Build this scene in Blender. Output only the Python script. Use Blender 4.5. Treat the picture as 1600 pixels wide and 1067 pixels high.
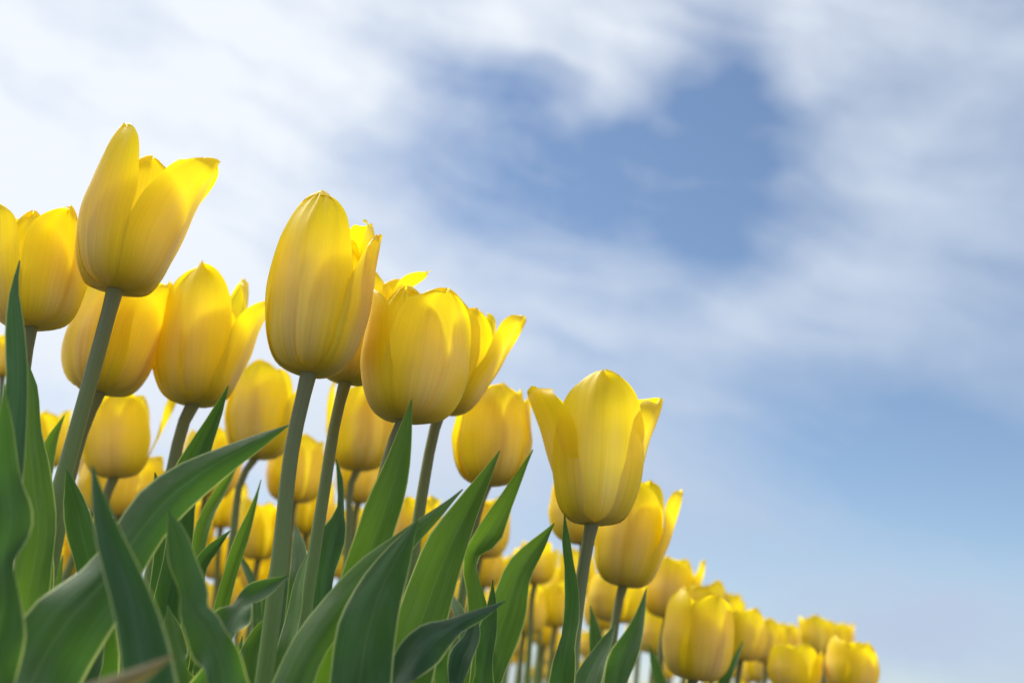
import bpy, math, random
from mathutils import Vector, Matrix, noise

for o in list(bpy.data.objects):
    bpy.data.objects.remove(o, do_unlink=True)
scene = bpy.context.scene
C = scene.collection
PI = math.pi

# ------------------------------------------------------------------ camera
FPX = 35.0 / 36.0 * 1600.0          # focal length in photo pixels
PITCH, ROLL = math.radians(20.0), math.radians(5.5)
CAM = Vector((0, 0, 0.205))
F = Vector((0, math.cos(PITCH), math.sin(PITCH)))
U0 = Vector((0, -math.sin(PITCH), math.cos(PITCH)))
R0 = Vector((1, 0, 0))
UC = U0 * math.cos(ROLL) - R0 * math.sin(ROLL)
RC = R0 * math.cos(ROLL) + U0 * math.sin(ROLL)
cd = bpy.data.cameras.new('camera')
cam = bpy.data.objects.new('camera', cd)
C.objects.link(cam)
cam.matrix_world = Matrix(((RC.x, UC.x, -F.x, CAM.x), (RC.y, UC.y, -F.y, CAM.y), (RC.z, UC.z, -F.z, CAM.z), (0, 0, 0, 1)))
cd.lens = 35.0
cd.sensor_width = 36.0
cd.clip_start = 0.02
cd.clip_end = 2000
cd.dof.use_dof = True
cd.dof.focus_distance = 0.50
cd.dof.aperture_fstop = 7.1
scene.camera = cam

def ray(px, py):
    return F + RC * ((px - 800.0) / FPX) - UC * ((py - 533.5) / FPX)

def at(px, py, Y):
    """the point at forward distance Y (metres, level) that the photo shows at px, py"""
    d = ray(px, py)
    return CAM + d * (Y / d.y)

def pxm(P):
    """metres per photo pixel at a point"""
    return (P - CAM).dot(F) / FPX

# ------------------------------------------------------------------ sun + sky
SUN_EL, SUN_AZ = math.radians(56), math.radians(-52)      # azimuth from +Y, negative = to the left
sd = bpy.data.lights.new('sun', 'SUN')
sd.energy = 4.3
sd.angle = math.radians(34)
sd.color = (1.0, 0.95, 0.86)
sun = bpy.data.objects.new('sun', sd)
C.objects.link(sun)
sdir = Vector((math.sin(SUN_AZ) * math.cos(SUN_EL), math.cos(SUN_AZ) * math.cos(SUN_EL), math.sin(SUN_EL)))
sun.rotation_euler = sdir.to_track_quat('Z', 'Y').to_euler()
sun.location = sdir * 5

W = bpy.data.worlds.new('World')
scene.world = W
W.use_nodes = True
nt = W.node_tree
nt.nodes.clear()
def N(tree, kind, **kw):
    n = tree.nodes.new(kind)
    for k, v in kw.items():
        setattr(n, k, v)
    return n
def math_(tree, op, a, b=None, clamp=False):
    n = N(tree, 'ShaderNodeMath', operation=op, use_clamp=clamp)
    for i, v in enumerate((a, b)):
        if v is None: continue
        if isinstance(v, (int, float)): n.inputs[i].default_value = v
        else: tree.links.new(v, n.inputs[i])
    return n.outputs[0]
def maprange(tree, v, a, b, c, d, smooth=False):
    n = N(tree, 'ShaderNodeMapRange', interpolation_type='SMOOTHSTEP' if smooth else 'LINEAR')
    tree.links.new(v, n.inputs[0])
    for i, x in enumerate((a, b, c, d)): n.inputs[i + 1].default_value = x
    return n.outputs[0]
def mixc(tree, f, a, b, mode='MIX'):
    n = N(tree, 'ShaderNodeMix', data_type='RGBA', blend_type=mode)
    for i, v in ((0, f), (6, a), (7, b)):
        if isinstance(v, (int, float)): n.inputs[i].default_value = v
        elif isinstance(v, tuple): n.inputs[i].default_value = (*v, 1)
        else: tree.links.new(v, n.inputs[i])
    return n.outputs[2]

L_ = nt.links.new
tc = N(nt, 'ShaderNodeTexCoord')
sep = N(nt, 'ShaderNodeSeparateXYZ')
L_(tc.outputs['Generated'], sep.inputs[0])
az = math_(nt, 'ARCTAN2', sep.outputs[0], sep.outputs[1])
el = math_(nt, 'ARCSINE', sep.outputs[2])
comb = N(nt, 'ShaderNodeCombineXYZ')
L_(az, comb.inputs[0]); L_(el, comb.inputs[1])
def dnoise(scale, detail=4, rough=0.55, off=0.0, stretch=None, lac=2.0):
    mp = N(nt, 'ShaderNodeMapping')
    L_(tc.outputs['Generated'], mp.inputs[0])
    mp.inputs[1].default_value = (off, off * .7, off * 1.3)
    if stretch:
        mp.inputs[2].default_value = stretch[0]; mp.inputs[3].default_value = stretch[1]
    n = N(nt, 'ShaderNodeTexNoise')
    L_(mp.outputs[0], n.inputs['Vector'])
    n.inputs['Scale'].default_value = scale; n.inputs['Detail'].default_value = detail
    n.inputs['Roughness'].default_value = rough; n.inputs['Lacunarity'].default_value = lac
    return n
w1 = dnoise(5.5, 3, .5, 1.7)
vs = N(nt, 'ShaderNodeVectorMath', operation='SUBTRACT'); L_(w1.outputs['Color'], vs.inputs[0]); vs.inputs[1].default_value = (.5, .5, .5)
vm = N(nt, 'ShaderNodeVectorMath', operation='SCALE'); L_(vs.outputs[0], vm.inputs[0]); vm.inputs['Scale'].default_value = .15
va = N(nt, 'ShaderNodeVectorMath', operation='ADD'); L_(comb.outputs[0], va.inputs[0]); L_(vm.outputs[0], va.inputs[1])
uv = va.outputs[0]

def azel(px, py):
    d = ray(px, py).normalized()
    return math.atan2(d.x, d.y), math.asin(d.z)
def blob(px, py, rx, ry, rot, amp):
    a, e = azel(px, py)
    mp = N(nt, 'ShaderNodeMapping', vector_type='TEXTURE')
    L_(uv, mp.inputs[0])
    mp.inputs[1].default_value = (a, e, 0)
    mp.inputs[2].default_value = (0, 0, math.radians(rot) + ROLL)
    mp.inputs[3].default_value = (rx / FPX, ry / FPX, 50)
    ln = N(nt, 'ShaderNodeVectorMath', operation='LENGTH')
    L_(mp.outputs[0], ln.inputs[0])
    return maprange(nt, ln.outputs['Value'], 0.0, 1.0, amp, 0.0, True)
# density of the thin cloud sheet: clouds add, blue gaps take away (centre in view, radii, tilt, amount)
BLOBS = [
    (150, 150, 680, 480, 0, .75), (250, 620, 640, 460, 0, .7), (650, 720, 420, 260, -20, .45),
    (520, 60, 300, 190, 0, .30),
    (950, 280, 560, 270, -8, -.84), (780, 150, 210, 190, 0, -.35), (1200, 360, 280, 110, -14, -.55), (1340, 560, 380, 110, -22, -.22), (1130, 240, 160, 160, 0, -.10), (1480, 720, 420, 200, -6, -.25),
    (1130, 110, 160, 280, 8, -.74), (820, 330, 150, 90, 0, -.15),
    (940, 105, 160, 160, 0, .40), (830, 10, 220, 100, 0, .28),
    (1300, 70, 170, 150, 0, .24), (1500, 40, 190, 130, 0, .10),
    (1450, 390, 280, 130, 25, .30), (1180, 490, 220, 120, 10, .34), (1480, 230, 240, 80, 30, .20), (1350, 300, 160, 60, 30, .14), (1560, 510, 150, 90, 0, .12),
    (1430, 640, 460, 160, -8, -.55), (1540, 780, 560, 230, 0, -.7), (1000, 200, 260, 90, 25, -.15), (1280, 210, 120, 70, 20, -.25), (1250, 760, 260, 110, -12, -.12),
    (1540, 300, 90, 40, 0, -.15), (1230, 200, 90, 60, 0, -.15),
    (1100, 650, 260, 26, -14, .16), (1350, 700, 260, 22, -8, .12),
    (1440, 990, 380, 130, 4, .66), (1080, 870, 260, 160, 0, .20),
]
dens = None
for b in BLOBS:
    v = blob(*b)
    dens = v if dens is None else math_(nt, 'ADD', dens, v)
n1 = dnoise(4.0, 6, .5, 4.2)
n2 = dnoise(11.0, 6, .62, 9.1)
d0 = math_(nt, 'ADD', dens, maprange(nt, n1.outputs['Fac'], .3, .7, .42, .58))
d0 = math_(nt, 'ADD', d0, maprange(nt, n2.outputs['Fac'], .3, .7, -.15, .15))
# long thin streaks drawn out by the wind
D3 = (RC - UC * .30).normalized(); E3 = (UC + RC * .30).normalized()
wv = N(nt, 'ShaderNodeVectorMath', operation='SCALE'); L_(vs.outputs[0], wv.inputs[0]); wv.inputs['Scale'].default_value = .10
gw = N(nt, 'ShaderNodeVectorMath', operation='ADD'); L_(tc.outputs['Generated'], gw.inputs[0]); L_(wv.outputs[0], gw.inputs[1])
def dotn(v, k):
    n = N(nt, 'ShaderNodeVectorMath', operation='DOT_PRODUCT'); L_(gw.outputs[0], n.inputs[0]); n.inputs[1].default_value = v
    return math_(nt, 'MULTIPLY', n.outputs['Value'], k)
cs = N(nt, 'ShaderNodeCombineXYZ')
L_(dotn(D3, 3.4), cs.inputs[0]); L_(dotn(E3, 18.0), cs.inputs[1]); L_(dotn(F, 8.0), cs.inputs[2])
n3 = N(nt, 'ShaderNodeTexNoise'); L_(cs.outputs[0], n3.inputs['Vector']); n3.inputs['Scale'].default_value = 1.0
n3.inputs['Detail'].default_value = 5; n3.inputs['Roughness'].default_value = .5
d0 = math_(nt, 'ADD', d0, maprange(nt, n3.outputs['Fac'], .3, .7, -.30, .34))
cov = maprange(nt, d0, -.38, 1.08, 0.0, 1.0, False)
sky = N(nt, 'ShaderNodeTexSky', sky_type='NISHITA')
sky.sun_disc = False
sky.sun_elevation = SUN_EL
sky.sun_rotation = SUN_AZ
sky.air_density = 1.0; sky.dust_density = 0.2; sky.ozone_density = 1.3
bg1 = N(nt, 'ShaderNodeBackground'); bg1.inputs[1].default_value = .086
L_(sky.outputs[0], bg1.inputs[0])
# cloud brightness falls away from the sun's side
dp = N(nt, 'ShaderNodeVectorMath', operation='DOT_PRODUCT'); L_(tc.outputs['Generated'], dp.inputs[0])
dp.inputs[1].default_value = sdir
ccol = mixc(nt, maprange(nt, dp.outputs['Value'], .35, .82, 0, 1, True), (.335, .405, .52), (.60, .635, .68))
bg2 = N(nt, 'ShaderNodeBackground'); bg2.inputs[1].default_value = 1.0
L_(ccol, bg2.inputs[0])
ms = N(nt, 'ShaderNodeMixShader')
L_(cov, ms.inputs[0]); L_(bg1.outputs[0], ms.inputs[1]); L_(bg2.outputs[0], ms.inputs[2])
wo = N(nt, 'ShaderNodeOutputWorld')
L_(ms.outputs[0], wo.inputs[0])

scene.view_settings.view_transform = 'Standard'
scene.view_settings.look = 'None'
scene.view_settings.exposure = 0.58
scene.view_settings.gamma = 1.0
scene.view_settings.use_curve_mapping = False
scene.render.engine = 'CYCLES'
scene.cycles.max_bounces = 10
scene.cycles.diffuse_bounces = 6
scene.cycles.transmission_bounces = 8

# ------------------------------------------------------------------ materials
def new_mat(name):
    m = bpy.data.materials.new(name); m.use_nodes = True
    t = m.node_tree; t.nodes.clear()
    return m, t
def uvnodes(t):
    u = N(t, 'ShaderNodeUVMap'); u.uv_map = 'UVMap'
    s = N(t, 'ShaderNodeSeparateXYZ'); t.links.new(u.outputs[0], s.inputs[0])
    return u.outputs[0], s.outputs[0], s.outputs[1]
def stretched(t, uvo, sx, sy, detail=3, scale=1.0, rnd=None):
    mp = N(t, 'ShaderNodeMapping'); t.links.new(uvo, mp.inputs[0]); mp.inputs[3].default_value = (sx, sy, 1)
    v = mp.outputs[0]
    if rnd is not None:
        a = N(t, 'ShaderNodeVectorMath', operation='ADD'); t.links.new(v, a.inputs[0])
        c = N(t, 'ShaderNodeCombineXYZ'); t.links.new(rnd, c.inputs[2]); t.links.new(rnd, c.inputs[0])
        t.links.new(c.outputs[0], a.inputs[1]); v = a.outputs[0]
    n = N(t, 'ShaderNodeTexNoise'); t.links.new(v, n.inputs['Vector']); n.inputs['Scale'].default_value = scale
    n.inputs['Detail'].default_value = detail
    return n.outputs['Fac']

def petal_material():
    m, t = new_mat('yellow petal')
    uvo, u, v = uvnodes(t)
    oi = N(t, 'ShaderNodeObjectInfo')
    rnd = math_(t, 'MULTIPLY', oi.outputs['Random'], 37.0)
    au = math_(t, 'ABSOLUTE', math_(t, 'SUBTRACT', math_(t, 'MULTIPLY', u, 2.0), 1.0))
    fine = stretched(t, uvo, 46, 1.6, 4, 1.0, rnd)
    broad = stretched(t, uvo, 5, 1.5, 2, 1.0, rnd)
    # pale bloom down the middle of the outer face of the tepal
    bloom = math_(t, 'MULTIPLY', maprange(t, au, .15, .85, 1, 0, True), maprange(t, v, .95, .50, 0, 1, True))
    bloom = math_(t, 'MULTIPLY', bloom, maprange(t, broad, .3, .65, .35, 1.0))
    col = mixc(t, math_(t, 'MULTIPLY', bloom, .8), (.95, .765, .018), (.86, .70, .33))
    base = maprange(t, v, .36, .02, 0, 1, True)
    col = mixc(t, math_(t, 'MULTIPLY', base, .75), col, (.33, .26, .028))  # olive tepal base, darkened further with the underside's shade painted into the colour
    mid = math_(t, 'MULTIPLY', maprange(t, au, .0, .07, 1, 0, True), maprange(t, v, .8, .2, .1, .4))
    col = mixc(t, mid, col, (.82, .46, .02))
    hs = N(t, 'ShaderNodeHueSaturation'); t.links.new(col, hs.inputs['Color'])
    t.links.new(maprange(t, fine, .3, .7, .86, 1.06), hs.inputs['Value'])
    t.links.new(maprange(t, oi.outputs['Random'], 0, 1, .494, .504), hs.inputs['Hue'])
    col = hs.outputs[0]
    bmp = N(t, 'ShaderNodeBump'); bmp.inputs['Strength'].default_value = .35; bmp.inputs['Distance'].default_value = .0006
    t.links.new(fine, bmp.inputs['Height'])
    p = N(t, 'ShaderNodeBsdfPrincipled')
    t.links.new(col, p.inputs['Base Color']); t.links.new(bmp.outputs[0], p.inputs['Normal'])
    p.inputs['Roughness'].default_value = .42
    p.inputs['Specular IOR Level'].default_value = .45
    p.inputs['Sheen Weight'].default_value = .12
    p.inputs['Sheen Roughness'].default_value = .4
    tr = N(t, 'ShaderNodeBsdfTranslucent')
    tcol = mixc(t, math_(t, 'MULTIPLY', base, .5), (.97, .80, .008), (.80, .50, .01))
    t.links.new(tcol, tr.inputs[0])
    mx = N(t, 'ShaderNodeMixShader'); t.links.new(maprange(t, v, .05, .75, .20, .56, True), mx.inputs[0])   # the flesh is thicker low down
    t.links.new(p.outputs[0], mx.inputs[1]); t.links.new(tr.outputs[0], mx.inputs[2])
    o = N(t, 'ShaderNodeOutputMaterial'); t.links.new(mx.outputs[0], o.inputs[0])
    return m

def leaf_material(name, c1, c2, trc, edge, gloss=.45, bloom=(.11, .17, .13)):
    m, t = new_mat(name)
    uvo, u, v = uvnodes(t)
    oi = N(t, 'ShaderNodeObjectInfo')
    rnd = math_(t, 'MULTIPLY', oi.outputs['Random'], 29.0)
    au = math_(t, 'ABSOLUTE', math_(t, 'SUBTRACT', math_(t, 'MULTIPLY', u, 2.0), 1.0))
    fine = stretched(t, uvo, 75, 2.0, 4, 1.0, rnd)
    broad = stretched(t, uvo, 3, 6, 4, 1.0, rnd)
    patch = stretched(t, uvo, 4, 20, 5, 1.0, rnd)
    col = mixc(t, maprange(t, broad, .42, .60, 0, 1, True), c1, c2)
    col = mixc(t, maprange(t, patch, .45, .75, 0, .28, True), col, bloom)
    rim = maprange(t, au, .91, .975, 0, 1, True)
    col = mixc(t, math_(t, 'MULTIPLY', rim, .85), col, edge)
    col = mixc(t, maprange(t, au, .0, .06, .12, 0, True), col, edge)
    hs = N(t, 'ShaderNodeHueSaturation'); t.links.new(col, hs.inputs['Color'])
    t.links.new(maprange(t, fine, .3, .7, .62, 1.38), hs.inputs['Value'])
    bmp = N(t, 'ShaderNodeBump'); bmp.inputs['Strength'].default_value = .5; bmp.inputs['Distance'].default_value = .0007
    t.links.new(fine, bmp.inputs['Height'])
    p = N(t, 'ShaderNodeBsdfPrincipled')
    t.links.new(hs.outputs[0], p.inputs['Base Color']); t.links.new(bmp.outputs[0], p.inputs['Normal'])
    p.inputs['Roughness'].default_value = gloss
    p.inputs['Specular IOR Level'].default_value = .42
    # small dusty specks and scuffs
    sp = N(t, 'ShaderNodeTexNoise'); sp.inputs['Scale'].default_value = 420; sp.inputs['Detail'].default_value = 2
    t.links.new(maprange(t, sp.outputs['Fac'], .3, .7, gloss - .08, gloss + .18), p.inputs['Roughness'])
    tr = N(t, 'ShaderNodeBsdfTranslucent')
    tcol = mixc(t, rim, trc, (.65, .78, .15))
    t.links.new(tcol, tr.inputs[0])
    mx = N(t, 'ShaderNodeMixShader'); mx.inputs[0].default_value = .42
    t.links.new(p.outputs[0], mx.inputs[1]); t.links.new(tr.outputs[0], mx.inputs[2])
    o = N(t, 'ShaderNodeOutputMaterial'); t.links.new(mx.outputs[0], o.inputs[0])
    return m

def stem_material():
    m, t = new_mat('tulip stem')
    uvo, u, v = uvnodes(t)
    fine = stretched(t, uvo, 30, 3, 3)
    col = mixc(t, maprange(t, v, .0, .42, 0, 1, True), (.16, .17, .07), (.22, .34, .09))
    hs = N(t, 'ShaderNodeHueSaturation'); t.links.new(col, hs.inputs['Color'])
    t.links.new(maprange(t, fine, .3, .7, .9, 1.1), hs.inputs['Value'])
    p = N(t, 'ShaderNodeBsdfPrincipled'); t.links.new(hs.outputs[0], p.inputs['Base Color'])
    p.inputs['Roughness'].default_value = .5
    bmp = N(t, 'ShaderNodeBump'); bmp.inputs['Strength'].default_value = .3; bmp.inputs['Distance'].default_value = .0005
    t.links.new(fine, bmp.inputs['Height']); t.links.new(bmp.outputs[0], p.inputs['Normal'])
    p.inputs['Subsurface Weight'].default_value = .15
    p.inputs['Subsurface Radius'].default_value = (.002, .004, .001)
    p.inputs['Subsurface Scale'].default_value = 1.0
    o = N(t, 'ShaderNodeOutputMaterial'); t.links.new(p.outputs[0], o.inputs[0])
    return m

def soil_material():
    m, t = new_mat('sandy soil')
    g = N(t, 'ShaderNodeTexCoord')
    n = N(t, 'ShaderNodeTexNoise'); n.inputs['Scale'].default_value = 9; n.inputs['Detail'].default_value = 10
    t.links.new(g.outputs['Object'], n.inputs['Vector'])
    n2_ = N(t, 'ShaderNodeTexVoronoi'); n2_.inputs['Scale'].default_value = 60
    t.links.new(g.outputs['Object'], n2_.inputs['Vector'])
    col = mixc(t, n.outputs['Fac'], (.11, .085, .06), (.24, .20, .14))
    bmp = N(t, 'ShaderNodeBump'); bmp.inputs['Strength'].default_value = .8; bmp.inputs['Distance'].default_value = .01
    t.links.new(n2_.outputs['Distance'], bmp.inputs['Height'])
    p = N(t, 'ShaderNodeBsdfPrincipled'); t.links.new(col, p.inputs['Base Color']); p.inputs['Roughness'].default_value = .95
    t.links.new(bmp.outputs[0], p.inputs['Normal'])
    o = N(t, 'ShaderNodeOutputMaterial'); t.links.new(p.outputs[0], o.inputs[0])
    return m

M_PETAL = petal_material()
M_LEAF = [
    leaf_material('dark tulip leaf', (.026, .080, .020), (.054, .138, .046), (.13, .33, .02), (.58, .68, .28)),
    leaf_material('fresh tulip leaf', (.044, .130, .018), (.084, .188, .038), (.22, .44, .02), (.60, .70, .26)),
    leaf_material('blue green tulip leaf', (.022, .070, .034), (.050, .120, .070), (.08, .22, .03), (.52, .62, .34), .42, (.13, .20, .17)),
    leaf_material('withering leaf tip', (.16, .15, .06), (.24, .20, .10), (.25, .20, .05), (.35, .22, .12), .6, (.30, .20, .12)),
]
M_STEM = stem_material()
M_SOIL = soil_material()

# ------------------------------------------------------------------ mesh helpers
def interp(tab, x):
    """monotone-ish cubic through a table of (x, y)"""
    n = len(tab)
    if x <= tab[0][0]: return tab[0][1]
    if x >= tab[-1][0]: return tab[-1][1]
    for i in range(n - 1):
        if tab[i][0] <= x <= tab[i + 1][0]: break
    x0, y0 = tab[i]; x1, y1 = tab[i + 1]
    def slope(j):
        if j <= 0: return (tab[1][1] - tab[0][1]) / (tab[1][0] - tab[0][0])
        if j >= n - 1: return (tab[-1][1] - tab[-2][1]) / (tab[-1][0] - tab[-2][0])
        a = (tab[j][1] - tab[j - 1][1]) / (tab[j][0] - tab[j - 1][0])
        b = (tab[j + 1][1] - tab[j][1]) / (tab[j + 1][0] - tab[j][0])
        return 0 if a * b <= 0 else 2 * a * b / (a + b)
    h = x1 - x0; t = (x - x0) / h
    return ((2 * t**3 - 3 * t**2 + 1) * y0 + (t**3 - 2 * t**2 + t) * h * slope(i)
            + (-2 * t**3 + 3 * t**2) * y1 + (t**3 - t**2) * h * slope(i + 1))

def catmull(pts, vals, n):
    """resample a polyline of 3-D points (and a list of value tuples) smoothly, about evenly by length"""
    L = [0.0]
    for a, b in zip(pts, pts[1:]): L.append(L[-1] + max((b - a).length, 1e-6))
    tot = L[-1]
    out = []
    for k in range(n):
        s = tot * k / (n - 1)
        P = Vector([interp([(l, p[j]) for l, p in zip(L, pts)], s) if False else _cr(L, [p[j] for p in pts], s) for j in range(3)])
        out.append((P, [interp(list(zip(L, [v[q] for v in vals])), s) for q in range(len(vals[0]))], k / (n - 1)))
    return out
def _cr(L, y, s):
    n = len(L)
    i = 0
    while i < n - 2 and s > L[i + 1]: i += 1
    h = L[i + 1] - L[i]; t = min(max((s - L[i]) / h, 0), 1)
    def m(j):
        if j == 0: return (y[1] - y[0]) / (L[1] - L[0])
        if j == n - 1: return (y[-1] - y[-2]) / (L[-1] - L[-2])
        a, b = (y[j] - y[j-1]) / (L[j] - L[j-1]), (y[j+1] - y[j]) / (L[j+1] - L[j])
        wa, wb = L[j+1] - L[j], L[j] - L[j-1]
        return (a * wa + b * wb) / (wa + wb)
    return ((2*t**3 - 3*t**2 + 1) * y[i] + (t**3 - 2*t**2 + t) * h * m(i) + (-2*t**3 + 3*t**2) * y[i+1] + (t**3 - t**2) * h * m(i+1))

def grid_mesh(name, rows, mat, wrap=False):
    """rows: list of rows of (Vector, u, v)"""
    nr, nc = len(rows), len(rows[0])
    verts = [tuple(p[0]) for r in rows for p in r]
    faces = []
    for i in range(nr - 1):
        for j in range(nc - 1):
            a = i * nc + j
            faces.append((a, a + 1, a + nc + 1, a + nc))
    me = bpy.data.meshes.new(name)
    me.from_pydata(verts, [], faces)
    uvl = me.uv_layers.new(name='UVMap')
    flat = [(p[1], p[2]) for r in rows for p in r]
    buf = []
    for f in faces:
        for vi in f: buf += flat[vi]
    uvl.data.foreach_set('uv', buf)
    me.polygons.foreach_set('use_smooth', [True] * len(faces))
    me.materials.append(mat)
    me.update()
    return me

def part(name, me, parent, label=None):
    o = bpy.data.objects.new(name, me)
    C.objects.link(o)
    o.parent = parent
    if label: o['label'] = label
    return o

def thing(name, loc, label, cat, group=None):
    o = bpy.data.objects.new(name, None)
    o.empty_display_size = .02
    C.objects.link(o)
    o.location = loc
    o['label'] = label; o['category'] = cat
    if group: o['group'] = group
    return o

# ------------------------------------------------------------------ ground
def smooth(a, b, x):
    t = min(max((x - a) / (b - a), 0), 1); return t * t * (3 - 2 * t)
def ground_z(x, y):
    return -0.07 * smooth(0.15, 1.6, x - .12 * y) + .008 * noise.noise(Vector((x * 6, y * 6, 0))) * (1 if abs(x) < 8 and abs(y) < 10 else 0)
def build_ground():
    xs = sorted(set([-400, -200, -80, -30, -14] + [-8 + i * .25 for i in range(65)] + [14, 30, 80, 200, 400]))
    ys = sorted(set([-400, -200, -80, -30, -10] + [-4 + i * .25 for i in range(57)] + [16, 30, 80, 200, 400]))
    rows = [[(Vector((x, y, ground_z(x, y))), x, y) for x in xs] for y in ys]
    o = bpy.data.objects.new('ground', grid_mesh('ground', rows, M_SOIL)); C.objects.link(o)
    o['kind'] = 'structure'
build_ground()

# ------------------------------------------------------------------ tulip parts
PROF_R = [(0, .10), (.05, .32), (.12, .61), (.22, .83), (.36, .97), (.52, 1.03), (.68, .98), (.82, .92), (.93, .84), (1, .76)]
PROF_Z = [(0, 0), (.05, .005), (.12, .035), (.22, .12), (.36, .265), (.52, .44), (.68, .62), (.82, .78), (.93, .91), (1, 1.0)]
WID = [(0, .20), (.06, .42), (.15, .68), (.28, .88), (.42, .99), (.55, 1.0), (.68, .93), (.79, .84), (.88, .69), (.94, .50), (.975, .32), (.992, .17), (1, .03)]

def petal_rows(L, R, kind, az, ln, wd, flare, tip, rng, nr, nc, lat=0.0, cup=1.0):
    """surface of one tepal in the head's own frame: x right, y towards the camera, z along the axis"""
    rows = []
    ph, ph2 = rng.uniform(0, 6.28), rng.uniform(0, 6.28)
    ruf = rng.uniform(.012, .030) * L; skew = rng.uniform(-.05, .05)
    rs = {'o': 1.0, 'i': .90}[kind]
    blunt = rng.uniform(.93, 1.05)
    for i in range(nr):
        s = i / (nr - 1)
        s = 1 - (1 - s) ** 1.25                     # rows closer together near the tip
        rho = interp(PROF_R, s) * R * rs
        z = interp(PROF_Z, s) * L * ln
        q = max(0.0, (s - .32) / .68)
        rho += flare * L * q ** 1.4
        z -= abs(flare) * L * .35 * q ** 2.2
        qt = max(0.0, (s - .78) / .22)
        rho += tip * L * qt ** 2
        z -= abs(tip) * L * .3 * qt ** 2
        hw = interp(WID, s) * wd * R * 1.08 * (blunt if s > .6 else 1 + (blunt - 1) * s / .6)
        rc = max(interp(PROF_R, s) * R * rs, R * .55 * min(1, s * 4)) * (1.12 if kind == 'o' else 1.0) * cup + .0005
        rc += max(0, flare) * L * .5 * q
        row = []
        for j in range(nc):
            t = -1 + 2 * j / (nc - 1)
            a = (t + skew * s * (1 - t * t) * 2) * hw
            psi = max(-2.4, min(2.4, a / rc))
            rad = rho - rc * (1 - math.cos(psi)) - max(0, flare) * L * q ** 1.4 * t * t * (.75 if kind == 'i' else .35)
            sid = rc * math.sin(psi)
            rad += .010 * L * math.exp(-(t / .10) ** 2) * smooth(0, .25, s) * (1 - .7 * s)     # midrib
            rad += .0085 * L * math.sin(t * 6.5 + ph) * smooth(.1, .5, s)
            rad += ruf * math.sin(s * 9 + ph2 + t * 2) * abs(t) ** 3 * smooth(.2, .7, s)
            rad += (.018 if kind == 'o' else .006) * L * abs(t) ** 5 * smooth(.15, .6, s)      # edge turned out
            rad += .014 * L * (noise.noise(Vector((t * 1.6 + ph * 9, s * 2.6 + ph2 * 9, 1.3)))) * smooth(.1, .4, s)
            rad += .018 * L * (noise.noise(Vector((t * 5 + ph * 5, s * 3.5 + ph2 * 3, 7.3)))) * smooth(.35, .9, s)
            zz = z + .045 * L * noise.noise(Vector((t * 2.6 + ph * 4, ph2 * 7, s * 1.5))) * smooth(.6, 1, s) - .02 * L * abs(t) ** 2 * s + .012 * L * math.sin(t * 4.5 + ph2) * smooth(.6, 1, s)
            side = sid + lat * L * q ** 2
            x = rad * math.sin(az) + side * math.cos(az)
            y = rad * math.cos(az) - side * math.sin(az)
            row.append((Vector((x, y, zz)), (t + 1) / 2, s))
        rows.append(row)
    return rows

DEF = [(8, 'o', 1.0, 1.0, .0, .0), (128, 'o', .98, 1.0, .02, .02), (-112, 'o', 1.0, 1.0, .02, .0),
       (68, 'i', .98, .95, .02, .02), (188, 'i', .98, .95, .0, .0), (-52, 'i', .97, .95, .01, .0)]

def tube_rows(samples, radii, nseg=12):
    rows = []
    pts = [s[0] for s in samples]
    for i, P in enumerate(pts):
        T = (pts[min(i + 1, len(pts) - 1)] - pts[max(i - 1, 0)]).normalized()
        A = T.cross(Vector((0, 1, 0))).normalized(); B = T.cross(A).normalized()
        r = radii[i]
        rows.append([(P + (A * math.cos(k * 2 * PI / nseg) + B * math.sin(k * 2 * PI / nseg)) * r, k / nseg, i / (len(pts) - 1)) for k in range(nseg + 1)])
    return rows

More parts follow.
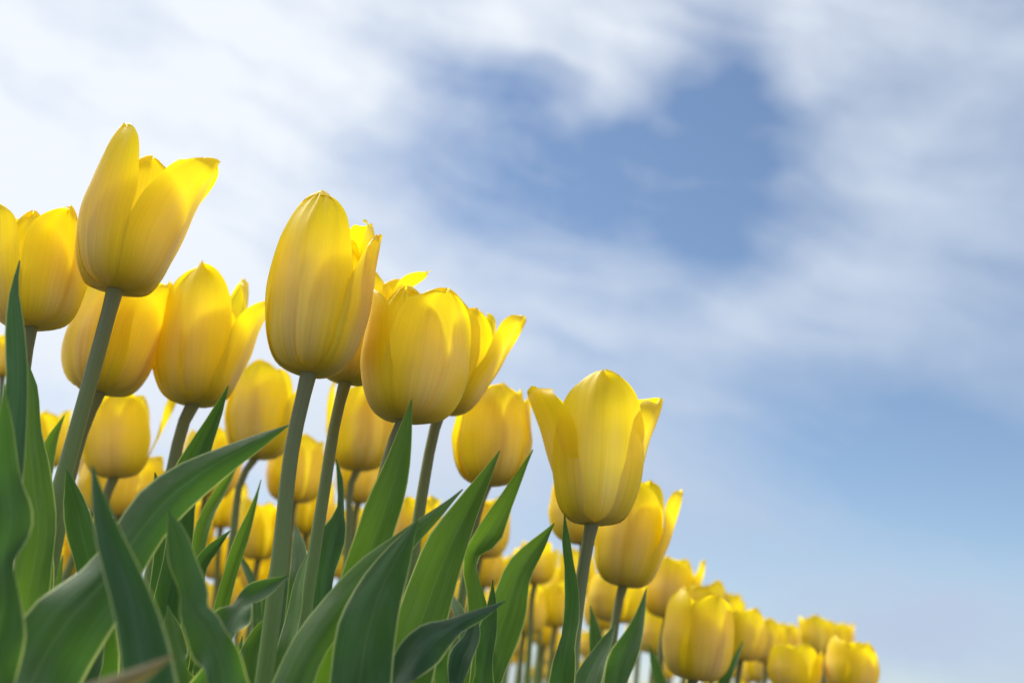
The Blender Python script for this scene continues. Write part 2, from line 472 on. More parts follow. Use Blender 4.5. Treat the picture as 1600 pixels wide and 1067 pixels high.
PLANTS = []
def tulip(base, top, wpx, Y, stem, label, petals=None, seed=0, detail=2, group=None, stemw=None, tiltmul=1.0, spread=None):
    rng = random.Random(seed * 7 + 3)
    Pb = at(base[0], base[1], Y)
    mp = pxm(Pb)
    V = (Pb - CAM).normalized()
    Dt = (RC * (top[0] - base[0]) - UC * (top[1] - base[1])) * mp
    Dt = Dt - V * Dt.dot(V)
    e = math.asin(V.z) * tiltmul
    Lp = Dt.length
    ax = (Dt.normalized() * math.cos(e) + V * math.sin(e)).normalized()
    L = Lp / (math.cos(e) + .001)
    R = wpx * .5 * mp / 1.04
    Fr = (-V + ax * V.dot(ax)).normalized()
    Rt = (-Fr).cross(ax).normalized()
    # stem: keeps its forward distance below the head, then runs to the ground
    sp = [Pb + ax * .003]
    pts = [at(x, y, Y + .0) for x, y in stem]
    sp += pts
    last, prev = sp[-1], (sp[-2] if len(sp) > 2 else Pb)
    d = (last - prev).normalized()
    if d.z > -.5: d = Vector((0, 0, -1))
    gx, gy = last.x, last.y
    h = last.z - ground_z(gx, gy)
    d = (d + Vector((0, 0, -1.2))).normalized()
    g = last + d * (h / -d.z)
    g.z = ground_z(g.x, g.y) - .004
    if h > .06: sp.append(last * .5 + g * .5 + Vector((0, 0, 0)))
    sp.append(g)
    r_top = (stemw or max(8, wpx * .155)) * .5 * mp
    r_top = min(max(r_top * .80, .0026), .0042)
    root = thing('tulip', g, label, 'tulip', group)
    off = Vector(g)
    ns = 26 if detail >= 2 else 12
    sam = catmull(sp, [(0,)] * len(sp), ns)
    radii = []
    for P, v, s in sam:
        r = r_top * (1 + .55 * s) * (1 + .06 * noise.noise(Vector((s * 7, seed, 0))))
        if s < .07: r *= 1 + .25 * (1 - s / .07) ** 2
        radii.append(r)
    sam = [(P - off, v, s) for P, v, s in sam]
    part('stem', grid_mesh('stem', tube_rows(sam, radii, 14 if detail >= 2 else 8), M_STEM), root)
    nr, nc = {3: (34, 21), 2: (24, 15), 1: (13, 9)}[detail]
    pl = petals or DEF
    sp_ = 1.0 if spread is None else spread
    yaw = 0 if petals else rng.uniform(-60, 60)
    if Y > 1.0 and spread is None: sp_ = rng.choice((.7, 1.2, 2.2))
    for k, p in enumerate(pl):
        a, kind, ln, wd, fl, tp = p[:6]
        lat = p[6] if len(p) > 6 else 0.0
        if not petals:
            ln *= rng.uniform(.93, 1.05); wd *= rng.uniform(.93, 1.06); fl += rng.choice((0, .0, .03, .07)) * sp_ + rng.uniform(-.02, .02); tp += rng.uniform(-.03, .06)
            a += rng.uniform(-9, 9)
            lat = rng.uniform(-.04, .04)
        rows = petal_rows(L, R, kind, math.radians(a + yaw), ln, wd, fl, tp, rng, nr, nc, lat, rng.uniform(.95, 1.1))
        rows = [[(Rt * q.x + Fr * q.y + ax * q.z + Pb - off, u, v) for q, u, v in row] for row in rows]
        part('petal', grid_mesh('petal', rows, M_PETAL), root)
    if detail >= 2:
        q0, q1 = Pb + ax * .002 - off, Pb + ax * (L * .42) - off
        ps = catmull([q0, (q0 + q1) * .5, q1], [(0,)] * 3, 8)
        rr = [.0035, .0042, .0045, .0045, .0042, .0045, .0055, .0030]
        part('pistil', grid_mesh('pistil', tube_rows(ps, rr, 8), M_STEM), root)
    PLANTS.append((root, g, Y))
    TULIP_INFO.append((label[:30], round(Y, 2), round(L, 3), round(R * 2, 3), round(Pb.z - g.z, 3), tuple(round(c, 2) for c in g)))
    return root
TULIP_INFO = []

def leaf(stations, Y0, Y1, mat=0, twist=(0, 0), fold=.25, wave=.06, seed=0, plant=None, n=44, label=None, freq=14, base_frac=.8):
    """stations: (x, y, apparent width) in photo pixels from the tip down; the blade then runs on to its plant's foot"""
    rng = random.Random(seed + 101)
    pts, vals = [], []
    m = len(stations)
    if wave >= .08: n = int(n * 2.2)
    for i, (x, y, w) in enumerate(stations):
        f = i / (m - 1)
        Y = Y0 + (Y1 - Y0) * f ** 1.1
        P = at(x, y, Y)
        pts.append(P)
        tw = math.radians(twist[0] + (twist[1] - twist[0]) * f) if len(twist) == 2 else math.radians(interp(list(zip([k / (len(twist) - 1) for k in range(len(twist))], twist)), f))
        vals.append([w * .5 * pxm(P) / max(math.cos(tw), .45), tw])
    last = pts[-1]
    d = (pts[-1] - pts[-2]).normalized()
    tgt = last + d * .12
    if plant is None:
        best = min(PLANTS, key=lambda q: (Vector((q[1].x, q[1].y)) - Vector((tgt.x, tgt.y))).length)
        root, g = best[0], best[1]
    else:
        root, g = PLANTS[plant][0], PLANTS[plant][1]
    w_last, tw_last = vals[-1]
    G = Vector((g.x, g.y, g.z)) + Vector((rng.uniform(-.006, .006), rng.uniform(-.006, .006), .004))
    mid = last * .45 + G * .55
    mid = mid + Vector((d.x, d.y, 0)) * .02
    pts += [mid, G]
    vals += [[max(w_last * .8, .010), tw_last * .5], [.007, 0]]
    sam = catmull(pts, vals, n)
    rows = []
    nc = 13
    ph, ph2 = rng.uniform(0, 6.28), rng.uniform(0, 6.28)
    k1 = freq * 1.7 * rng.uniform(.85, 1.15)
    off = Vector(root.location)
    Aprev = None
    for i, (P, (hw, tw), s) in enumerate(sam):
        a = sam[max(i - 1, 0)][0]; b = sam[min(i + 1, n - 1)][0]
        T = (b - a).normalized()
        Vv = (P - CAM).normalized()
        A = T.cross(Vv)
        A.normalize()
        if Aprev and A.dot(Aprev) < 0: A = -A
        Aprev = A
        Nn = A.cross(T).normalized()
        if Nn.dot(Vv) > 0: Nn = -Nn
        tw += (wave * 3) * math.sin(k1 * .35 * s + ph2) * min(1, s * 5)
        A2 = A * math.cos(tw) + Nn * math.sin(tw)
        N2 = Nn * math.cos(tw) - A * math.sin(tw)
        hw = max(hw, .0003)
        row = []
        amp = (wave * 1.7 + .04) * min(1, s * 6)
        for j in range(nc):
            t = -1 + 2 * j / (nc - 1)
            t = math.copysign(abs(t) ** .85, t)
            wv = math.sin(k1 * s + 1.5 * math.sin(k1 * .31 * s + ph2) + ph + (2.1 if t > 0 else 0)) + .5 * math.sin(k1 * 2.3 * s + ph2 + t)
            ed = t * hw * (1 + 1.7 * amp * math.sin(k1 * .9 * s + 1.8 * math.sin(k1 * .27 * s + ph) + ph2 + (1.3 if t > 0 else 0)) * abs(t))
            nn = fold * hw * (abs(t) ** 1.6 - .35) + amp * 2.3 * hw * wv * t * t
            nn -= .05 * hw * math.exp(-(t / .12) ** 2)
            row.append((P + A2 * ed + N2 * nn - off, (t + 1) / 2, 1 - s))
        rows.append(row)
    return part('leaf', grid_mesh('leaf', rows, M_LEAF[mat]), root, label)

# ------------------------------------------------------------------ the tulips one can tell apart
# petals: (azimuth, 0 = towards camera and + = right; outer / inner; length; width; flare; tip bend; sideways drift)
T = tulip
T((180, 453), (232, 232), 152, .48, [(152, 555), (106, 720), (66, 860), (34, 965)],
  'tallest tulip at far left, its petals parted in a deep notch', detail=3, seed=1, stemw=26, petals=[
  (-62, 'o', 1.10, 1.02, .03, -.02, .10), (58, 'o', 1.12, 1.08, .19, .04, .13), (178, 'o', .90, 1.0, .06, .0),
  (10, 'i', .90, .95, .04, .0), (125, 'i', 1.16, 1.0, .10, .02), (-128, 'i', .80, .9, .0, .0)])
T((48, 512), (66, 322), 140, .50, [(40, 560), (26, 700)],
  'tulip cut by the left photo edge, its bloom behind an upright leaf tip', detail=3, seed=2, petals=[
  (-70, 'o', 1.02, .95, .10, .04), (42, 'o', .98, 1.08, .02, .02), (165, 'o', 1.0, 1.0, .02, .0),
  (-14, 'i', .88, .9, .0, .0), (105, 'i', .98, 1.0, .0, .0), (-130, 'i', .95, .95, .0, .0)])
T((156, 613), (204, 436), 136, .585, [(134, 660), (108, 750), (92, 830)],
  'tulip half hidden behind the stem of the tallest tulip', detail=2, seed=3, petals=[
  (-40, 'o', 1.0, 1.0, .0, .0), (60, 'o', 1.08, 1.1, .10, .0), (170, 'o', 1.0, 1.0, .02, .0),
  (10, 'i', .95, .9, .0, .0), (120, 'i', .98, 1.0, .05, .0), (-120, 'i', .95, .95, .0, .0)])
T((304, 632), (330, 430), 134, .60, [(296, 640), (268, 740), (250, 830)],
  'tulip with one broad pointed front petal and a ragged tip fanning right', detail=3, seed=4, stemw=22, petals=[
  (-20, 'o', 1.06, 1.02, .0, -.03), (80, 'o', .98, 1.0, .24, .04), (-150, 'o', .95, 1.0, .0, .0),
  (30, 'i', .78, .9, .02, .0), (112, 'i', 1.10, .8, .08, .0), (-88, 'i', .94, .9, .0, .0)])
T((483, 584), (520, 322), 150, .46, [(458, 690), (437, 870), (412, 1067)],
  'biggest bloom, a closed tulip with one broad egg shaped petal facing us', detail=3, seed=5, stemw=27, petals=[
  (-30, 'o', 1.08, 1.15, .0, -.04), (84, 'o', .92, 1.05, .07, .03), (-140, 'o', .92, 1.0, .0, .0),
  (45, 'i', .80, .9, .0, .0), (112, 'i', 1.06, .95, .10, -.02), (-85, 'i', .84, .9, .0, .0)])
T((540, 597), (578, 414), 124, .53, [(528, 640), (506, 770), (478, 945)],
  'tulip tucked behind the biggest bloom, one petal bent far out to the right', detail=3, seed=6, stemw=21, petals=[
  (0, 'o', .92, 1.0, .0, .0), (80, 'o', 1.14, .85, .10, .17), (-110, 'o', .9, 1.0, .0, .0),
  (60, 'i', .94, .9, .10, .02), (150, 'i', .96, .8, .04, .0), (-50, 'i', .8, .9, .0, .0)])
T((688, 642), (732, 470), 128, .575, [(682, 660), (660, 770), (642, 900), (636, 950)],
  'tulip whose pointed right petal stands out over a thin brown stem', detail=3, seed=8, stemw=20, petals=[
  (-25, 'o', .96, 1.0, .0, .0), (84, 'o', 1.10, .95, .28, .0), (-140, 'o', 1.0, 1.0, .0, .0),
  (25, 'i', .9, .9, .0, .0), (140, 'i', 1.08, .9, .08, .02), (-80, 'i', .95, .9, .0, .0)])
T((634, 657), (660, 456), 160, .49, [(616, 690), (592, 780), (570, 900)],
  'wide tulip with a leaf tip touching its underside', detail=3, seed=7, stemw=24, petals=[
  (32, 'o', 1.00, 1.14, .03, .04), (-80, 'o', 1.02, 1.05, .06, .05), (155, 'o', 1.04, 1.0, .02, .0),
  (-26, 'i', .97, .95, .03, .02), (95, 'i', .98, .9, .02, .0), (-150, 'i', 1.0, .9, .0, .0)])
T((764, 757), (772, 600), 122, .66, [(758, 765), (736, 850), (722, 930)],
  'plump round tulip hanging between two rising leaf tips', detail=3, seed=9, stemw=15, petals=[
  (18, 'o', .98, 1.1, .0, -.04), (112, 'o', 1.0, 1.0, .05, .05), (-120, 'o', 1.0, 1.0, .0, .0),
  (-45, 'i', .94, 1.0, .0, .0), (70, 'i', .96, .9, .02, .02), (180, 'i', 1.05, .9, .0, .0)])
T((926, 819), (938, 586), 146, .55, [(920, 840), (905, 930), (888, 1067)],
  'sharp tulip in the middle with one squared petal leaning out to the left', detail=3, seed=10, stemw=23, petals=[
  (6, 'o', 1.04, 1.16, .05, -.05), (98, 'i', 1.0, 1.05, .24, .0), (-108, 'i', 1.05, 1.35, .30, .0, .06),
  (-150, 'i', .90, .9, .0, .0), (150, 'i', .9, .8, .0, .0), (172, 'o', 1.12, 1.1, .02, -.03)])
T((974, 916), (998, 752), 110, .72, [(968, 935), (956, 1010), (948, 1067)],
  'tulip right of and behind the squared one, on a thin pale stem', detail=3, seed=11, stemw=16, petals=[
  (-6, 'o', .98, 1.1, .0, .0), (92, 'o', 1.08, .9, .19, .0), (-118, 'o', .98, 1.0, .0, .0),
  (45, 'i', .86, .9, .03, .02), (150, 'i', 1.12, 1.0, .02, -.02), (-60, 'i', .9, .9, .0, .0)])
T((912, 850), (916, 730), 105, .80, [(908, 900), (904, 960)],
  'small tulip mostly hidden behind the squared bloom, only its dark base showing', seed=12, stemw=13)
T((180, 746), (190, 612), 104, .77, [(164, 780), (150, 850)],
  'tulip with a thread thin petal sticking out to the right', seed=13, detail=3, petals=[
  (-8, 'o', .98, 1.1, .0, -.02), (86, 'o', 1.1, .26, .36, .0), (-118, 'o', .98, 1.0, .0, .0),
  (58, 'i', .98, 1.0, .03, .02), (150, 'i', 1.06, 1.0, .03, .0), (-60, 'i', .95, .9, .0, .0)])
T((186, 806), (202, 705), 132, .88, [(180, 830), (172, 900)],
  'wide open tulip low behind the one with the thread thin petal', seed=14, spread=2.0)
T((402, 716), (416, 575), 109, .82, [(381, 740), (366, 822), (356, 900)],
  'tulip pointed at by the long dark leaf crossing below it', seed=15, detail=3, stemw=13, petals=[
  (-14, 'o', 1.04, 1.1, .0, .0), (86, 'o', 1.0, 1.0, .20, .0), (-118, 'o', 1.04, 1.0, .0, .0),
  (40, 'i', .98, 1.0, .0, .0), (150, 'i', 1.04, 1.0, .03, .0), (-60, 'i', .9, .9, .0, .0)])
T((74, 730), (78, 640), 64, 1.05, [(70, 760), (66, 830)], 'small tulip head between the upright leaves and the thick leaning stem', seed=16)
T((4, 588), (2, 528), 59, 1.0, [(2, 620), (0, 700)], 'sliver of a tulip at the left photo edge beside the upright leaf', seed=17)
T((96, 905), (98, 840), 52, 1.3, [(94, 940), (92, 1000)], 'tiny tulip glimpsed through a gap left of the broad foreground leaf', seed=18)
T((458, 785), (468, 680), 91, .98, [(456, 800), (450, 900)], 'tulip right behind the thick stem of the biggest bloom', seed=19)
T((478, 834), (492, 742), 75, 1.12, [(474, 860), (468, 930)], 'tulip between the two thick stems, lower and further back', seed=20)
T((560, 734), (566, 604), 105, .86, [(552, 745), (545, 830), (540, 900)],
  'slim tulip below the two crowded blooms, between two green stems', seed=21, detail=3, stemw=13, petals=[
  (14, 'o', 1.0, 1.1, .0, .0), (100, 'o', 1.0, 1.0, .03, .0), (-100, 'o', 1.12, .5, .05, .0),
  (-45, 'i', .96, 1.0, .0, .0), (60, 'i', 1.0, 1.0, .03, .0), (180, 'i', 1.0, .9, .0, .0)])
T((560, 785), (570, 700), 78, 1.05, [(556, 800), (550, 880)], 'tulip peeping out just under the slim one', seed=22)
T((404, 874), (410, 780), 71, 1.15, [(400, 890), (392, 960)], 'yellow tulip left of the thick stem with a narrow leaf at its left', seed=23)
T((345, 824), (352, 745), 66, 1.2, [(342, 850), (338, 920)], 'tulip in the gap below the long dark leaf', seed=24)
T((408, 925), (412, 862), 68, 1.35, [(404, 950), (400, 1000)], 'tulip underneath the yellow one left of the thick stem', seed=25)
T((345, 905), (350, 832), 71, 1.3, [(340, 930), (338, 980)], 'tulip low in the gap between two narrow leaves', seed=26)
T((338, 965), (342, 905), 59, 1.5, [(336, 990), (334, 1030)], 'lowest tulip in the gap beside the wavy leaf', seed=27)
T((556, 870), (562, 794), 71, 1.15, [(552, 890), (548, 950)], 'tulip behind the foot of the slim brown stem', seed=28)
T((642, 850), (646, 788), 55, 1.3, [(640, 880), (638, 940)], 'tulip sliver behind the long arching leaf', seed=29)
T((682, 900), (690, 812), 75, 1.15, [(680, 920), (676, 980)], 'tulip framed by two crossing broad leaves', seed=30)
T((755, 918), (757, 828), 57, 1.2, [(752, 940), (748, 1000)], 'narrow tulip behind the folded leaf', seed=31)
T((618, 985), (624, 915), 68, 1.5, [(616, 1010), (614, 1040)], 'tulip glimpsed low between two broad leaves', seed=32)
T((836, 912), (838, 846), 64, 1.15, [(832, 930), (828, 1000)], 'open tulip with a flat ragged top right of the broad leaf tip', seed=33, spread=2.6)
T((820, 990), (826, 910), 62, 1.25, [(817, 1000), (812, 1067)], 'tulip whose green stem rises through the small blurred ones', seed=34)
T((868, 980), (872, 905), 57, 1.35, [(864, 1000), (858, 1050)], 'tulip touching the left side of the narrow upright leaf', seed=35)
T((962, 972), (968, 892), 89, 1.04, [(958, 990), (952, 1050)], 'pale tulip behind the thin pale stem', seed=36)
T((1044, 966), (1050, 872), 84, 1.08, [(1038, 985), (1030, 1050)],
  'soft focus tulip with a hooked petal pointing right', seed=37, detail=2, petals=[
  (-10, 'o', 1.0, 1.1, .0, .0), (86, 'o', 1.12, .75, .24, .0), (-118, 'o', 1.0, 1.0, .0, .0),
  (50, 'i', 1.0, 1.0, .0, .0), (150, 'i', 1.04, 1.0, .03, .0), (-60, 'i', .98, .9, .0, .0)])
T((1024, 1022), (1028, 955), 57, 1.4, [(1020, 1040), (1018, 1060)], 'small tulip under the one with the hooked petal', seed=38)
T((1112, 995), (1098, 905), 68, 1.05, [(1116, 1020), (1112, 1060)], 'tulip just behind the sharp low bloom, only its rim in view', seed=51)
T((1083, 1062), (1097, 918), 108, .76, [(1080, 1085), (1072, 1150)],
  'low tulip with a split top and pale left petal, nearest on the right', seed=39, detail=3, petals=[
  (38, 'o', .96, 1.12, .0, .02), (-62, 'o', 1.02, 1.0, .0, -.06), (150, 'o', .95, 1.0, .0, .0),
  (-8, 'i', .80, .9, .0, .0), (95, 'i', .92, 1.0, .04, .04), (-140, 'i', .96, .9, .0, .0)])
T((1158, 1032), (1160, 948), 71, 1.06, [(1154, 1050), (1148, 1100)], 'tulip touching the right side of the low bloom with the split top', seed=40)
T((1198, 1036), (1202, 968), 57, 1.22, [(1196, 1050), (1192, 1100)], 'blurred tulip second from the dark leaf tip on the right', seed=41)
T((1278, 1022), (1276, 962), 55, 1.30, [(1286, 1050), (1288, 1100)], 'small flat topped tulip standing highest of the blurred pair at the right', seed=42, spread=2.4)
T((1243, 1082), (1243, 1004), 78, 1.02, [(1240, 1100), (1236, 1150)], 'pale rimmed tulip cut by the bottom edge, second from the right end', seed=43, spread=1.6)
T((1330, 1082), (1330, 996), 78, 1.00, [(1328, 1100), (1324, 1150)], 'last tulip at the right end of the bed, cut by the bottom edge', seed=44, spread=1.6)
T((1225, 1035), (1228, 972), 48, 1.5, [(1222, 1050), (1220, 1090)], 'blurred tulip filling the dip left of the flat topped small one', seed=45)
T((1185, 1065), (1186, 1005), 43, 1.7, [(1184, 1080), (1182, 1110)], 'small tulip low between the leaf tip and the pale rimmed bloom', seed=46)
T((1296, 1078), (1298, 1018), 46, 1.5, [(1294, 1095), (1292, 1120)], 'small tulip between the two cut blooms at the right end', seed=47)

# more soft heads filling the gaps between the stems
r2 = random.Random(5)
GAPS = [(300, 858, 1.25), (372, 960, 1.5), (448, 905, 1.5), (500, 862, 1.3), (534, 905, 1.5), (236, 880, 1.3), (260, 985, 1.7), (590, 905, 1.6), (660, 960, 1.7),
        (704, 905, 1.35), (722, 962, 1.7), (786, 972, 1.5), (848, 950, 1.6), (905, 930, 1.45), (940, 985, 1.5), (1000, 990, 1.6), (1072, 1010, 1.6),
        (1130, 1000, 1.35), (1140, 1060, 1.8), (1215, 1062, 1.9), (1262, 1058, 1.7), (1310, 1030, 1.8), (60, 935, 1.5), (130, 880, 1.3), (800, 940, 1.5), (850, 1010, 1.7)]
WHERE = ['below the long dark leaf', 'low beside the wavy leaf', 'against the left of the second thick stem', 'right of the second thick stem', 'left of the slim brown stem foot',
         'left of the long dark leaf', 'at the foot of the wavy leaf', 'under the long arching leaf', 'between the two broadest green blades', 'left of the folded leaf', 'at the foot of the folded leaf',
         'left of the middle green stem', 'right of the middle green stem', 'behind the sharp middle stem', 'between the sharp stem and the pale stem', 'right of the pale stem', 'left of the low split bloom',
         'over the shoulder of the low split bloom', 'right of the dark leaf tip', 'below the dip in the row', 'left of the pale rimmed bloom top', 'between the last two blooms', 'at the foot of the thickest leaning stem',
         'right of the thickest leaning stem', 'left of the ragged topped tulip', 'right of the ragged topped tulip']
for k, (x, y, Y) in enumerate(GAPS):
    w = 84 / Y
    T((x, y), (x + r2.uniform(-2, 12), y - w * 1.30), w, Y, [(x - 3, y + 25), (x - 7, y + 80)], 'small out of focus tulip ' + WHERE[k], seed=60 + k, detail=1, spread=r2.uniform(1, 2.6))

# ------------------------------------------------------------------ leaves in view, each a part of the plant it grows on
idx = {r[0]['label'][:14]: i for i, r in enumerate(PLANTS)}
A_, B_, C_, D_, E_, F2_, H_, G_, I_, J_, K_ = range(11)
# left edge
leaf([(31, 407, 0), (23, 450, 11), (25, 520, 26), (28, 600, 34), (20, 680, 46), (4, 760, 62), (-12, 850, 66), (-30, 960, 70)], .40, .36, 2, (25, 0), .35, .03, 1, B_)
leaf([(40, 560, 0), (46, 610, 26), (46, 680, 34), (52, 750, 46), (60, 830, 60), (40, 940, 66)], .455, .43, 1, (0, 0), .2, .04, 2, B_)
leaf([(6, 600, 0), (8, 680, 26), (12, 760, 46), (16, 820, 50), (2, 885, 48), (8, 935, 44), (-6, 1000, 60), (-16, 1067, 66)], .355, .33, 0, (0, 10), .3, .10, 3, B_, freq=26)
leaf([(101, 648, 0), (82, 685, 16), (66, 740, 28), (58, 810, 34), (60, 900, 40)], .60, .56, 1, (10, 0), .3, .04, 4, C_)
leaf([(104, 734, 0), (114, 775, 26), (130, 840, 46), (142, 900, 52), (150, 980, 56)], .46, .45, 0, (0, 20), .2, .06, 5, C_)
# broad soft leaf sweeping across the front, its tip pointing right
leaf([(451, 664, 0), (405, 688, 24), (350, 718, 42), (290, 756, 62), (244, 798, 76), (204, 852, 80), (160, 912, 96), (108, 968, 118), (62, 1040, 122), (40, 1090, 118)], .42, .345, 0, (20, 0), -.28, .02, 6, A_)
leaf([(144, 727, 0), (154, 775, 19), (172, 840, 40), (196, 910, 58), (214, 980, 70), (228, 1067, 76)], .335, .31, 2, (15, -10), .75, .03, 7, D_)
leaf([(242, 738, 0), (250, 780, 22), (262, 850, 36), (250, 930, 40)], .56, .53, 0, (0, 0), .2, .03, 8, D_)
leaf([(262, 794, 0), (274, 835, 28), (286, 880, 44), (298, 925, 44), (302, 955, 38), (324, 985, 58), (342, 1025, 74), (350, 1075, 76)], .36, .345, 0, (25, -5), -.25, .09, 9, E_, freq=24)
leaf([(357, 602, 0), (337, 650, 20), (310, 705, 34), (288, 760, 42), (282, 840, 46), (262, 930, 46), (250, 1010, 50)], .55, .52, 0, (20, 0), .4, .04, 10, D_)
leaf([(373, 722, 0), (347, 765, 18), (324, 805, 22), (312, 850, 17), (306, 900, 20), (300, 980, 26)], .66, .62, 1, (40, 10), .5, .05, 11, D_)
leaf([(359, 829, 0), (335, 854, 17), (314, 880, 21), (304, 930, 24)], .58, .56, 0, (20, 0), .3, .05, 12, D_)
leaf([(408, 749, 0), (395, 795, 9), (378, 845, 20), (360, 895, 24), (346, 945, 22), (338, 1010, 24)], .60, .57, 1, (30, 0), .3, .04, 13, D_)
leaf([(368, 858, 0), (384, 885, 11), (398, 925, 16), (405, 980, 20)], .75, .72, 0, (20, 0), .3, .05, 14, E_)
leaf([(452, 898, 0), (420, 915, 22), (382, 940, 38), (352, 985, 50), (334, 1060, 52)], .44, .40, 0, (25, 0), .3, .14, 15, E_, freq=30)
leaf([(462, 820, 0), (468, 862, 24), (466, 910, 30), (458, 980, 36)], .62, .58, 0, (0, 0), .2, .05, 16, E_)
leaf([(484, 858, 0), (468, 905, 14), (460, 955, 18), (448, 1010, 24)], .50, .47, 1, (50, 10), .3, .06, 17, E_)
leaf([(525, 716, 0), (534, 755, 12), (534, 790, 10), (521, 835, 34), (510, 885, 34), (502, 950, 34), (494, 1010, 36)], .58, .55, 2, (60, 55, 10, 0), .4, .05, 18, F2_)
leaf([(643, 624, 0), (632, 680, 24), (616, 745, 42), (592, 820, 60), (566, 890, 66), (545, 970, 64)], .445, .43, 1, (15, -5), .45, .02, 19, G_)
# long arching leaf and the broad blade in front of it
leaf([(723, 764, 0), (690, 795, 14), (640, 838, 32), (588, 890, 52), (530, 950, 62), (482, 1010, 66), (450, 1080, 70)], .44, .39, 1, (20, 0), -.35, .03, 20, G_)
leaf([(652, 812, 0), (622, 868, 44), (592, 930, 82), (572, 1000, 106), (560, 1080, 112)], .41, .39, 0, (10, 0), -.25, .03, 21, G_)
leaf([(781, 704, 0), (760, 742, 18), (728, 800, 44), (694, 870, 72), (664, 950, 86), (640, 1020, 84), (620, 1090, 84)], .50, .47, 1, (20, 0), .3, .03, 22, I_)
leaf([(833, 702, 0), (812, 742, 13), (784, 795, 30), (758, 838, 42), (740, 862, 30), (737, 892, 22), (746, 930, 26), (750, 990, 34), (746, 1067, 44)], .56, .54, 1, (30, -30, 60, 10), .3, .05, 23, I_)
leaf([(866, 817, 0), (840, 852, 24), (812, 892, 44), (792, 950, 58), (774, 1010, 58), (756, 1080, 54)], .56, .53, 1, (15, 0), .25, .03, 24, I_)
leaf([(790, 938, 0), (755, 956, 16), (712, 974, 27), (672, 1002, 46), (638, 1046, 62), (606, 1100, 66)], .43, .40, 2, (30, 10), -.35, .16, 25, I_, freq=34)
leaf([(742, 960, 10), (738, 995, 24), (722, 1030, 32), (712, 1090, 36)], .47, .45, 2, (20, 10), .4, .16, 26, I_, freq=34)
leaf([(770, 905, 0), (768, 960, 20), (760, 1010, 34), (748, 1090, 40)], .50, .48, 0, (10, 0), .3, .12, 27, I_, freq=30)
leaf([(882, 802, 0), (886, 850, 14), (894, 905, 22), (893, 960, 30), (884, 1010, 32), (876, 1090, 34)], .53, .51, 0, (30, 5), .4, .07, 28, J_, freq=20)
leaf([(1010, 918, 0), (1001, 958, 15), (986, 1000, 30), (970, 1040, 40), (956, 1100, 44)], .66, .63, 0, (15, 0), .25, .04, 29, K_)
leaf([(962, 975, 0), (946, 1005, 20), (926, 1040, 34), (908, 1090, 40)], .62, .59, 0, (20, 0), .3, .08, 30, K_)
leaf([(922, 945, 0), (930, 990, 18), (936, 1040, 26), (930, 1100, 30)], .75, .72, 0, (0, 0), .3, .05, 31, K_)
leaf([(1161, 1001, 0), (1148, 1032, 10), (1130, 1067, 16), (1112, 1110, 22)], .78, .76, 0, (10, 0), .3, .03, 32, 40)
leaf([(1014, 1006, 0), (1024, 1040, 14), (1036, 1080, 20), (1040, 1110, 22)], .85, .83, 0, (0, 0), .3, .03, 33, K_)
leaf([(270, 1024, 0), (232, 1046, 20), (178, 1074, 40), (110, 1110, 60)], .27, .25, 3, (10, 0), -.3, .03, 34, A_, label='leaf with a withered brown tip')
leaf([(704, 925, 0), (714, 950, 15), (728, 990, 20), (730, 1067, 24)], .66, .63, 0, (0, 0), .3, .05, 35, I_)
leaf([(98, 868, 0), (90, 905, 14), (84, 950, 22), (80, 1010, 30)], .62, .6, 1, (0, 0), .3, .05, 36, C_)
leaf([(168, 985, 0), (150, 1010, 24), (136, 1050, 40), (128, 1110, 44)], .44, .42, 0, (0, 0), .3, .10, 37, A_)
leaf([(262, 945, 0), (268, 985, 26), (276, 1030, 38), (290, 1090, 50)], .46, .44, 1, (0, 0), .3, .14, 38, D_, freq=30)
leaf([(420, 960, 0), (404, 990, 22), (392, 1030, 34), (384, 1090, 44)], .50, .48, 1, (0, 0), .3, .12, 39, E_, freq=30)

# blades filling the foot of the bed behind the front rows
rf = random.Random(31)
for k in range(46):
    x0 = 20 + k * 15.5 + rf.uniform(-14, 14)
    y0 = rf.uniform(880, 1010) + (30 if x0 > 620 else 0)
    dx = rf.uniform(-34, 34)
    Yk = rf.uniform(.58, .95)
    w = rf.uniform(13, 22) / Yk
    leaf([(x0, y0, 0), (x0 - dx * .35, y0 + 40, w * .55), (x0 - dx * .8, y0 + 95, w), (x0 - dx, y0 + 170, w * 1.1)], Yk, Yk - .02, rf.choice((0, 0, 1, 2)),
         (rf.uniform(-40, 40), rf.uniform(-20, 20)), rf.uniform(-.4, .5), rf.uniform(.04, .16), 300 + k, n=24, freq=rf.uniform(12, 30))

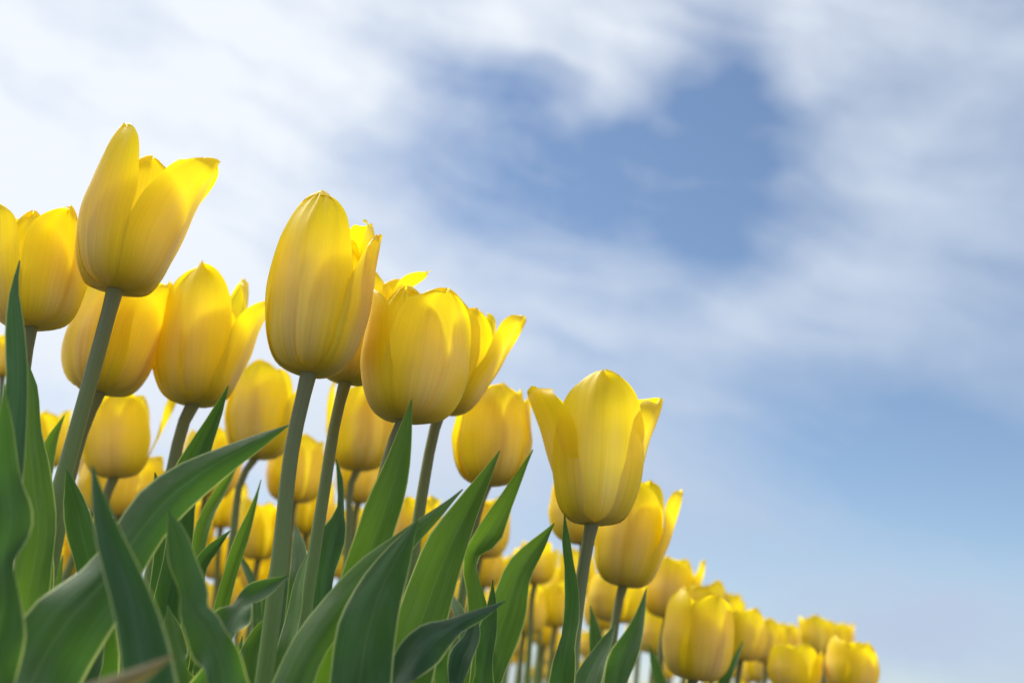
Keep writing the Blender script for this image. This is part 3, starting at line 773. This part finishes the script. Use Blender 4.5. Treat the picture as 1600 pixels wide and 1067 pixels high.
# each plant gets one or two more blades low round its stem
rng = random.Random(77)
def low_leaf(root, g, Y, seed, hgt=None):
    r = random.Random(seed)
    h = hgt or r.uniform(.14, .23)
    a = r.uniform(0, 2 * PI)
    lean = r.uniform(.03, .08)
    tip = g + Vector((math.cos(a) * lean * 1.4, math.sin(a) * lean * 1.2, h))
    mid = g + Vector((math.cos(a) * lean * .8, math.sin(a) * lean * .7, h * .55))
    n = 20
    sam = catmull([tip, mid, Vector((g.x, g.y, g.z + .004))], [(0.0003,), (r.uniform(.010, .017),), (.006,)], n)
    side0 = Vector((-math.sin(a), math.cos(a), 0))
    off = Vector(root.location)
    rows = []
    ph = r.uniform(0, 6)
    for i, (P, (hw,), s) in enumerate(sam):
        T_ = (sam[min(i + 1, n - 1)][0] - sam[max(i - 1, 0)][0]).normalized()
        A = (side0 + T_ * -side0.dot(T_)).normalized(); Nn = A.cross(T_).normalized()
        rows.append([(P + A * (t * hw) + Nn * (.4 * hw * (abs(t) ** 1.6) + .12 * hw * math.sin(12 * s + ph) * t * t) - off, (t + 1) / 2, 1 - s) for t in [-1 + 2 * j / 6 for j in range(7)]])
    return part('leaf', grid_mesh('leaf', rows, M_LEAF[r.choice((0, 0, 1, 2))]), root)
for i, (root, g, Y) in enumerate(list(PLANTS)):
    for k in range(2 if Y > .6 else 1):
        low_leaf(root, g, Y, 500 + i * 3 + k)

# ------------------------------------------------------------------ the rest of the bed, thinning into the distance
FAR = []
def far_tulip(i):
    r = random.Random(9000 + i)
    h = 0.0
    root = thing('tulip', (0, 0, 0), 'small blurred yellow tulip deep in the bed, seen low between the nearer stems', 'tulip', 'small blurred tulips deep in the bed')
    L, R = r.uniform(.060, .070), r.uniform(.024, .027)
    H = .36
    pts = [Vector((r.uniform(-.02, .02), 0, H)), Vector((r.uniform(-.01, .01), 0, H * .5)), Vector((0, 0, 0))]
    sam = catmull(pts, [(0,)] * 3, 8)
    part('stem', grid_mesh('stem', tube_rows(sam, [.0035 + .0015 * s[2] for s in sam], 6), M_STEM), root)
    for p in DEF:
        rows = petal_rows(L, R, p[1], math.radians(p[0] + r.uniform(-60, 60) * 0 + i * 23), p[2] * r.uniform(.92, 1.05), p[3], r.choice((0, .02, .08)), r.uniform(0, .05), r, 9, 7)
        rows = [[(q + pts[0], u, v) for q, u, v in row] for row in rows]
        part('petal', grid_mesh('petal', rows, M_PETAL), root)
    for k in range(2):
        low_leaf(root, Vector((0, 0, 0)), 2, 7000 + i * 5 + k, .24)
    return root
def copy_tree(o, parent=None):
    c = o.copy(); C.objects.link(c); c.parent = parent
    for ch in KIDS[o.name] if parent is None else []:
        d = ch.copy(); C.objects.link(d); d.parent = c
    return c
protos = [far_tulip(i) for i in range(5)]
KIDS = {p.name: [o for o in C.objects if o.parent == p] for p in protos}
used = set()
placed = 0
tries = 0
pos = []
taken = [(p[1].x, p[1].y) for p in PLANTS]
r = random.Random(4242)
while placed < 220 and tries < 20000:
    tries += 1
    y = .92 + 5.0 * r.random() ** 1.7
    xr = -.02 + .335 * y if y > 1.7 else .04 * y   # right hand edge of the bed runs straight away from us
    xl = -.46 * y - .1
    x = r.uniform(xl, xr)
    if any((x - a) ** 2 + (y - b) ** 2 < (.075 + .012 * y) ** 2 for a, b in taken): continue
    taken.append((x, y))
    z = ground_z(x, y)
    k = placed % 5
    c = protos[k] if k not in used else copy_tree(protos[k])
    used.add(k)
    s = r.uniform(.86, 1.03) * (1 - .12 * smooth(.0, .3, x / y))
    c.location = (x, y, z); c.rotation_euler = (r.uniform(-.06, .06), r.uniform(-.03, .10), r.uniform(0, 6.28)); c.scale = (s, s, s)
    placed += 1
print('INFO far', placed)
for t_ in TULIP_INFO: print('INFO', t_)
